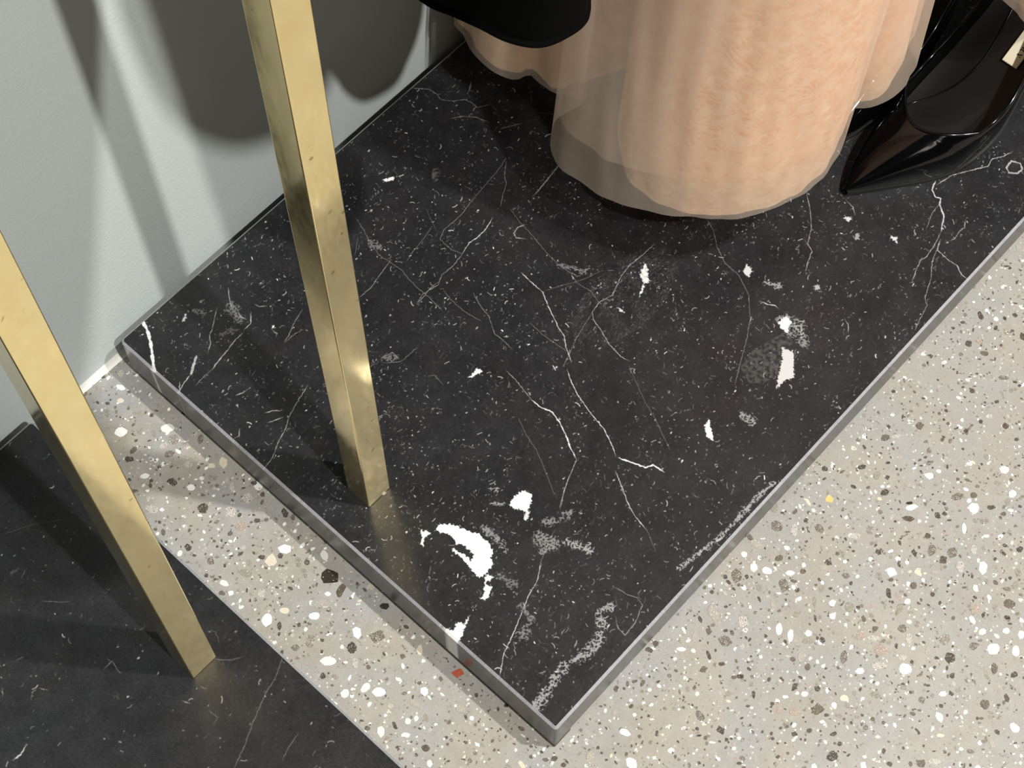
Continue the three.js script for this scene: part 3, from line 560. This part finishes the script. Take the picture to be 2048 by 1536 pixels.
// cloth that hangs from an oval neck or waist down to a folded hem; f draws it in towards the oval as it rises
function hang(hem, yHem, yTop, cx, cz, rx, rz, rows, ease, ripple = 0) {
  const n = hem.length, pos = [], uv = [], idx = [];
  const mx = hem.reduce((s, p) => s + p.x, 0) / n, mz = hem.reduce((s, p) => s + p.z, 0) / n;
  let run = 0; const along = [0]; for (let i = 1; i <= n; i++) { run += hem[i % n].distanceTo(hem[i - 1]); along.push(run); }
  for (let r = 0; r <= rows; r++) {
    const q = r / rows, v = q * q * 0.6 + q * 0.4, y = yHem + (yTop - yHem) * v, f = ease(v);
    for (let i = 0; i <= n; i++) {
      const h = hem[i % n], a = Math.atan2(h.z - mz, h.x - mx), tx = cx + Math.cos(a) * rx, tz = cz + Math.sin(a) * rz;
      const w = ripple * Math.sin(i * 0.9 + r * 0.35) * noise(i * 0.11, y * 3) * (1 - f);
      pos.push(h.x + (tx - h.x) * f + Math.cos(a) * w, y, h.z + (tz - h.z) * f + Math.sin(a) * w); uv.push(along[i], y);
    }
  }
  for (let r = 0; r < rows; r++) for (let i = 0; i < n; i++) { const a = r * (n + 1) + i, b = a + 1, c = a + n + 1, d = c + 1; idx.push(a, c, b, b, c, d); }
  const g = new THREE.BufferGeometry(); g.setAttribute('position', new THREE.Float32BufferAttribute(pos, 3)); g.setAttribute('uv', new THREE.Float32BufferAttribute(uv, 2)); g.setIndex(idx); g.computeVertexNormals(); return g;
}
function hanger(name, label, x, span, drop) {
  const t = thing(name, label, 'hanger', 'hangers on the brass rail');
  const c = new THREE.CatmullRomCurve3([v3(x, RAIL - drop - 0.05, RZ - span), v3(x, RAIL - drop - 0.018, RZ - span * 0.5), v3(x, RAIL - drop, RZ), v3(x, RAIL - drop - 0.018, RZ + span * 0.5), v3(x, RAIL - drop - 0.05, RZ + span)]);
  mesh('arms', new THREE.TubeGeometry(c, 40, 0.0055, 10), M.black, t);
  const k = []; k.push(v3(x, RAIL - drop, RZ), v3(x, RAIL - 0.045, RZ)); for (let i = 0; i <= 9; i++) { const a = -0.6 + i / 9 * 3.9; k.push(v3(x, RAIL + 0.0 + Math.sin(a) * 0.0165, RZ + Math.cos(a) * 0.0165)); }
  mesh('hook', new THREE.TubeGeometry(new THREE.CatmullRomCurve3(k), 60, 0.0018, 8), M.steel, t);
  return t;
}
{
  const HEM = TOP + 0.0742, cx = 0.405, cz = 0.205;
  const t = thing('tulle_dress', 'blush peach layered tulle dress hanging above the veined plinth', 'dress');
  const o = loop(HEM_OUTER, 220), i = loop(HEM_INNER, 220), ease = (v) => Math.pow(v, 0.95);
  const shrink = (pts, k, dx = 0, dz = 0) => { const mx = pts.reduce((s, p) => s + p.x, 0) / pts.length, mz = pts.reduce((s, p) => s + p.z, 0) / pts.length; return pts.map((p) => v3(mx + (p.x - mx) * k + dx, 0, mz + (p.z - mz) * k + dz)); };
  mesh('outer_layer', hang(o, HEM, 1.08, cx, cz, 0.055, 0.12, 40, ease, 0.0012), M.tulleOuter, t).userData.label = 'sheer outermost tulle';
  mesh('middle_layer', hang(shrink(o, 0.95), HEM + 0.035, 1.08, cx, cz, 0.052, 0.115, 40, ease, 0.002), M.tulleMiddle, t);
  mesh('inner_layer', hang(i, HEM + 0.002, 1.08, cx, cz, 0.048, 0.11, 40, ease, 0.002), M.tulleInner, t);
  mesh('lining', hang(shrink(i, 0.93), HEM + 0.03, 1.08, cx, cz, 0.044, 0.105, 40, ease, 0.003), M.lining, t);
  // bodice from waist to shoulders
  const waist = []; for (let a = 0; a < 48; a++) waist.push(v3(cx + Math.cos(a / 48 * 6.2832) * 0.056, 0, cz + Math.sin(a / 48 * 6.2832) * 0.121));
  mesh('bodice', hang(waist, 1.08, 1.40, cx, RZ, 0.045, 0.15, 12, (v) => v), M.lining, t);
  for (const s of [-1, 1]) mesh('strap', new THREE.TubeGeometry(new THREE.CatmullRomCurve3([v3(cx, 1.395, RZ + s * 0.12), v3(cx, 1.425, RZ + s * 0.118), v3(cx, 1.452, RZ + s * 0.113)]), 12, 0.004, 8), M.lining, t);
  hanger('clothes_hanger', 'black hanger holding the blush tulle dress', cx, 0.17, 0.07);
}
{
  const HEM = TOP + 0.297;
  const t = thing('black_garment', 'black cloth garment with a curved hem hanging beside the blush dress', 'garment');
  const h = loop(COAT_HEM, 120), e = (v) => v;
  mesh('shell', hang(h, HEM, 1.44, 0.240, 0.185, 0.04, 0.13, 30, e), M.blackCloth, t);
  const mx = 0.245, mz = 0.13; const inn = h.map((p) => v3(mx + (p.x - mx) * 0.93, 0, mz + (p.z - mz) * 0.97));
  mesh('lining', hang(inn, HEM + 0.001, 1.43, 0.240, 0.185, 0.037, 0.125, 30, e), M.blackCloth, t);
  // folded hem edge
  mesh('hem', new THREE.TubeGeometry(new THREE.CatmullRomCurve3(h.map((p) => v3(p.x, HEM, p.z)), true), 240, 0.0022, 8, true), M.blackCloth, t);
  hanger('clothes_hanger', 'black hanger holding the black garment', 0.240, 0.17, 0.07);
}
{
  const HEM = TOP + 0.68;  // out-of-view jacket, added to throw the dark shadow on the wall
  const t = thing('added_jacket', 'unseen short black jacket added above the view to shade the wall', 'garment');
  const h = loop(ADDED_JACKET_HEM, 120);
  mesh('shell', hang(h, HEM, 1.44, 0.118, 0.205, 0.035, 0.14, 30, (v) => v), M.blackCloth, t);
  mesh('hem', new THREE.TubeGeometry(new THREE.CatmullRomCurve3(h.map((p) => v3(p.x, HEM, p.z)), true), 240, 0.002, 8, true), M.blackCloth, t);
  hanger('clothes_hanger', 'black hanger holding the added unseen jacket', 0.118, 0.17, 0.07);
}
{
  const HEM = TOP + 0.1484;
  const t = thing('sheer_skirt', 'sheer ivory tulle skirt hem above the heel of the nearer pump', 'skirt');
  const h = loop(IVORY_HEM, 120);
  mesh('outer_layer', hang(h, HEM, 1.3, 0.60, 0.22, 0.05, 0.12, 30, (v) => v, 0.001), M.tulleIvory, t);
  mesh('inner_layer', hang(h.map((p) => v3(0.595 + (p.x - 0.595) * 0.94, 0, 0.31 + (p.z - 0.31) * 0.94)), HEM + 0.004, 1.3, 0.60, 0.22, 0.047, 0.115, 30, (v) => v, 0.001), M.tulleIvory, t);
  for (const s of [-1, 1]) mesh('loop_tape', new THREE.TubeGeometry(new THREE.CatmullRomCurve3([v3(0.6, 1.295, RZ + s * 0.11), v3(0.6, 1.4, RZ + s * 0.112), v3(0.6, 1.478, RZ + s * 0.11)]), 12, 0.0025, 6), M.lining, t);
  hanger('clothes_hanger', 'black hanger holding the sheer ivory skirt', 0.60, 0.17, 0.07);
}

// ---------------------------------------------------------------- pumps
// plan of a right-hand pump, millimetres from the toe: half width, centre line, sole height, upper height, half opening
function curve(rows) { return (s) => { let i = 0; while (i < rows.length - 2 && s > rows[i + 1][0]) i++; const [a, b] = rows[i], [c, d] = rows[i + 1]; const t = Math.min(1, Math.max(0, (s - a) / (c - a))); const p = rows[Math.max(0, i - 1)], q = rows[Math.min(rows.length - 1, i + 2)]; const m0 = (d - p[1]) / Math.max(1e-6, c - p[0]) * (c - a), m1 = (q[1] - b) / Math.max(1e-6, q[0] - a) * (c - a), t2 = t * t, t3 = t2 * t; return (2 * t3 - 3 * t2 + 1) * b + (t3 - 2 * t2 + t) * m0 + (-2 * t3 + 3 * t2) * d + (t3 - t2) * m1; }; }
const halfWidth = curve([[0, 1.2], [6, 5.2], [20, 13], [50, 26.5], [72, 32.5], [95, 34.8], [112, 34.6], [140, 30], [170, 25.5], [205, 24.5], [228, 22.5], [240, 15], [246, 4]]);
const centre = curve([[0, 0], [20, 3.5], [50, 11.5], [72, 16.2], [110, 19.5], [157, 18], [200, 16], [246, 16]]);
const soleAt = curve([[0, 3.5], [20, 2], [60, 1.5], [85, 3], [110, 11], [140, 29], [170, 50], [200, 67], [225, 74], [246, 76]]);
const upperAt = curve([[0, 3], [6, 7], [20, 15], [40, 26], [58, 34], [72, 35], [95, 33], [120, 33], [150, 35], [180, 38], [210, 44], [235, 50], [246, 52]]);
const THROAT = 57;
const opening = (s) => (s <= THROAT ? 0 : Math.min(1, Math.pow(Math.min(1, (s - THROAT) / 26), 0.42)));
function pumpGeometry(side) {
  const parts = {}, mm = 0.001, P = (s, l, y) => [s * mm, y * mm, (centre(s) + l) * side * mm];
  const build = (rows, cols, f, flip) => {
    const pos = [], uv = [], idx = [];
    for (let r = 0; r <= rows; r++) for (let c = 0; c <= cols; c++) { const p = f(r / rows, c / cols); pos.push(...p); uv.push(p[0], p[2]); }
    for (let r = 0; r < rows; r++) for (let c = 0; c < cols; c++) { const a = r * (cols + 1) + c, b = a + 1, d = a + cols + 1, e = d + 1; if (flip) idx.push(a, d, b, b, d, e); else idx.push(a, b, d, b, e, d); }
    const g = new THREE.BufferGeometry(); g.setAttribute('position', new THREE.Float32BufferAttribute(pos, 3)); g.setAttribute('uv', new THREE.Float32BufferAttribute(uv, 2)); g.setIndex(idx); g.computeVertexNormals(); return g;
  };
  // wall from the sole edge up to the topline; in front of the throat both walls meet on the ridge
  const side_ = (e, k, lift, drop) => (r, c) => {
    const s = 246 * (0.35 * r * r + 0.65 * r), w = halfWidth(s) * k, o = opening(s) * (w - 1.6), a = c * Math.PI / 2, open = opening(s);
    const px = 0.55 + 0.75 * open, py = 0.85 + 0.1 * open;
    const l = o + (w - o) * Math.pow(Math.cos(a), open > 0.5 ? 1.6 : px * 1.15), y = soleAt(s) + 2 + lift + (upperAt(s) - drop - lift) * Math.pow(Math.sin(a), py) * (s < THROAT ? 1 : 1);
    const bulge = Math.sin(c * Math.PI) * 1.6 * Math.min(1, s / 40);
    return P(s, e * (l + bulge), y);
  };
  parts.upper = mergeGeometries([build(90, 22, side_(1, 1, 0, 0), side > 0), build(90, 22, side_(-1, 1, 0, 0), side < 0)]);
  parts.inside = mergeGeometries([build(90, 16, side_(1, 0.955, 1, 0.8), side < 0), build(90, 16, side_(-1, 0.955, 1, 0.8), side > 0)]);
  parts.footbed = build(80, 12, (r, c) => { const s = 8 + 236 * r, l = (c * 2 - 1) * halfWidth(s) * 0.95; return P(s, l, soleAt(s) + 4.2 + 2.2 * (c * 2 - 1) ** 4); }, side > 0);
  const padLeft = curve([[60, -30], [80, -31], [92, -27], [106, -18], [124, -9.5], [143, -6], [165, -8], [200, -14], [240, -14]]);
  const pad = (up) => (r, c) => { const s = 74 + 165 * r, L = padLeft(s), Rr = halfWidth(s) * 0.93, l = L + (Rr - L) * c; return P(s, l, soleAt(s) + 4.3 + up + 2.2 * (l / halfWidth(s)) ** 4); };
  parts.sock = build(70, 14, pad(1.2), side > 0);
  const seam = []; for (let i = 0; i <= 60; i++) seam.push(v3(...pad(1)(i / 60, 0))); parts.seam = new THREE.TubeGeometry(new THREE.CatmullRomCurve3(seam), 160, 0.0007, 6);
  parts.sole = mergeGeometries([build(80, 6, (r, c) => { const s = 246 * r; return P(s, (c * 2 - 1) * (halfWidth(s) + 1.1), soleAt(s) + 2.4); }, side > 0), build(80, 6, (r, c) => { const s = 246 * r; return P(s, (c * 2 - 1) * (halfWidth(s) + 0.6), soleAt(s) - 1.5); }, side < 0), ...[1, -1].map((e) => build(80, 1, (r, c) => { const s = 246 * r; return P(s, e * (halfWidth(s) + 1.1 - 0.5 * c), soleAt(s) + 2.4 - 3.9 * c); }, e * side > 0))]);
  const top = []; for (let i = 0; i <= 70; i++) { const s = 246 - (246 - THROAT) * Math.pow(i / 70, 0.75); top.push([s, 1]); } for (let i = 70; i >= 0; i--) { const s = 246 - (246 - THROAT) * Math.pow(i / 70, 0.75); top.push([s, -1]); }
  const tl = top.map(([s, e]) => v3(...P(s, e * opening(s) * (halfWidth(s) - 1.6), soleAt(s) + 2 + upperAt(s)))).filter((p, i, a) => !i || p.distanceTo(a[i - 1]) > 0.0004);
  parts.topline = new THREE.TubeGeometry(new THREE.CatmullRomCurve3(tl), 260, 0.0011, 8);
  const heel = []; for (let i = 0; i <= 14; i++) { const q = i / 14, y = 75 * (1 - q), r = 4.2 + 17 * Math.pow(1 - q, 2.6); heel.push([y, r, 226 + 6 * q]); }
  parts.heel = build(14, 24, (r, c) => { const h = heel[Math.round(r * 14)], a = c * 6.2832; return P(h[2] + Math.cos(a) * h[1] * 0.9, Math.sin(a) * h[1], h[0]); }, side < 0);
  return parts;
}
function pump(label, side, x, z) {
  const t = thing('court_shoe', label, 'shoe', 'pair of black patent pumps'); t.position.set(x, TOP, z);
  const g = pumpGeometry(side);
  mesh('upper', g.upper, M.patent, t); mesh('inside', g.inside, M.insole, t); mesh('footbed', g.footbed, M.insole, t); mesh('sock_lining', g.sock, M.sock, t); mesh('seam', g.seam, M.patent, t); mesh('sole', g.sole, M.sole, t); mesh('topline', g.topline, M.patent, t); mesh('heel', g.heel, M.patent, t);
  return t;
}
const near = pump('black patent pointed pump nearer the front edge with a cream label inside', 1, 0.4331, 0.3137);
pump('black patent pointed pump half hidden behind the blush dress', -1, 0.445, 0.275);
{ // woven label folded over on the footbed
  const c = canvas(512, 128), g = c.getContext('2d'); g.fillStyle = '#e9dfc6'; g.fillRect(0, 0, 512, 128); g.fillStyle = '#1d1a17'; g.font = 'bold 54px serif'; g.textAlign = 'center'; g.textBaseline = 'middle';
  [...'BURBERRY'].forEach((q, i) => g.fillText(q, 425 - (7 - i) * 50, 42));
  const cream = new THREE.MeshStandardMaterial({ color: 0xe9dfc6, roughness: 0.8 }), print = new THREE.MeshStandardMaterial({ map: colourMap(c, THREE.ClampToEdgeWrapping), roughness: 0.8 });
  const L = 0.052, W = 0.0128, gg = new RoundedBoxGeometry(L, 0.0026, W, 2, 0.0006), lab = mesh('label', gg, cream, near);
  lab.userData.label = 'cream woven label with dark serif capitals';
  const s = 141 + L * 480, slope = Math.atan2(soleAt(188) - soleAt(152), 36);
  lab.position.set(s / 1000, (soleAt(s) + 7.4) / 1000, 0.0308); lab.rotation.z = slope;
  const face = new THREE.PlaneGeometry(L - 0.001, W - 0.001); face.rotateX(-Math.PI / 2); face.rotateY(Math.PI); face.translate(0, 0.00145, 0);
  mesh('lettering', face, print, lab);
}

// ---------------------------------------------------------------- lamps
{
  const glow = new THREE.MeshStandardMaterial({ color: 0xffffff, emissive: 0xfff1dd, emissiveIntensity: 6 });
  const words = [['grey track spotlight on the right, aimed at the blush dress', 0], ['grey track spotlight facing the racks from straight ahead', 1]];
  SPOTS.forEach(([p, q, cd, col, cone = 0.36], i) => {
    const t = thing('track_spotlight', words[i][0], 'spotlight', 'ceiling track spotlights'); const P = v3(...p), dir = v3(...q).sub(P).normalize();
    const aim = new THREE.Quaternion().setFromUnitVectors(v3(0, -1, 0), dir);
    const prof = [[0.001, 0.15], [0.046, 0.15], [0.05, 0.145], [0.05, 0.0], [0.046, -0.006], [0.044, -0.006], [0.044, 0.012]].map((e) => new THREE.Vector2(...e));
    const put = (m) => { m.position.copy(P); m.quaternion.copy(aim); return m; };
    put(mesh('housing', new THREE.LatheGeometry(prof, 40), M.ceiling, t));
    const lens = new THREE.CylinderGeometry(0.043, 0.043, 0.003, 40); lens.translate(0, 0.012, 0); put(mesh('lens', lens, glow, t));
    const back = P.clone().addScaledVector(dir, -0.1);
    mesh('stem', new THREE.CylinderGeometry(0.008, 0.008, CEILING - 0.03 - back.y, 12).translate(back.x, (CEILING - 0.03 + back.y) / 2, back.z), M.ceiling, t);
    mesh('track_adapter', box(back.x - 0.06, back.x + 0.06, CEILING - 0.03, CEILING, back.z - 0.018, back.z + 0.018, 0.004), M.ceiling, t);
    const l = new THREE.SpotLight(col, cd, 0, cone, 0.5, 2); l.position.copy(P).addScaledVector(dir, 0.012); l.target.position.set(...q); l.castShadow = true; l.shadow.radius = 1.6; l.shadow.mapSize.set(2048, 2048); scene.add(l, l.target);
  });
  const panelGlow = new THREE.MeshStandardMaterial({ color: 0xffffff, emissive: 0xfffaf2, emissiveIntensity: 2 });
  FILL_PANELS.forEach(([x, z, w, d, k], i) => {
    const t = thing('fill_panel', ['unseen ceiling panel added for fill light on the left side of the shop', 'unseen ceiling panel added for fill light on the right side of the shop'][i], 'ceiling light', 'added fill light panels');
    mesh('frame', mergeGeometries([box(x - w / 2 - 0.02, x + w / 2 + 0.02, CEILING - 0.03, CEILING, z - d / 2 - 0.02, z - d / 2), box(x - w / 2 - 0.02, x + w / 2 + 0.02, CEILING - 0.03, CEILING, z + d / 2, z + d / 2 + 0.02), box(x - w / 2 - 0.02, x - w / 2, CEILING - 0.03, CEILING, z - d / 2, z + d / 2), box(x + w / 2, x + w / 2 + 0.02, CEILING - 0.03, CEILING, z - d / 2, z + d / 2)]), M.ceiling, t);
    mesh('diffuser', box(x - w / 2, x + w / 2, CEILING - 0.012, CEILING - 0.002, z - d / 2, z + d / 2), panelGlow, t);
    const l = new THREE.RectAreaLight(0xfffaf2, k, w, d); l.position.set(x, CEILING - 0.02, z); l.lookAt(x, 0, z); scene.add(l);
  });
}

renderer.render(scene, camera);
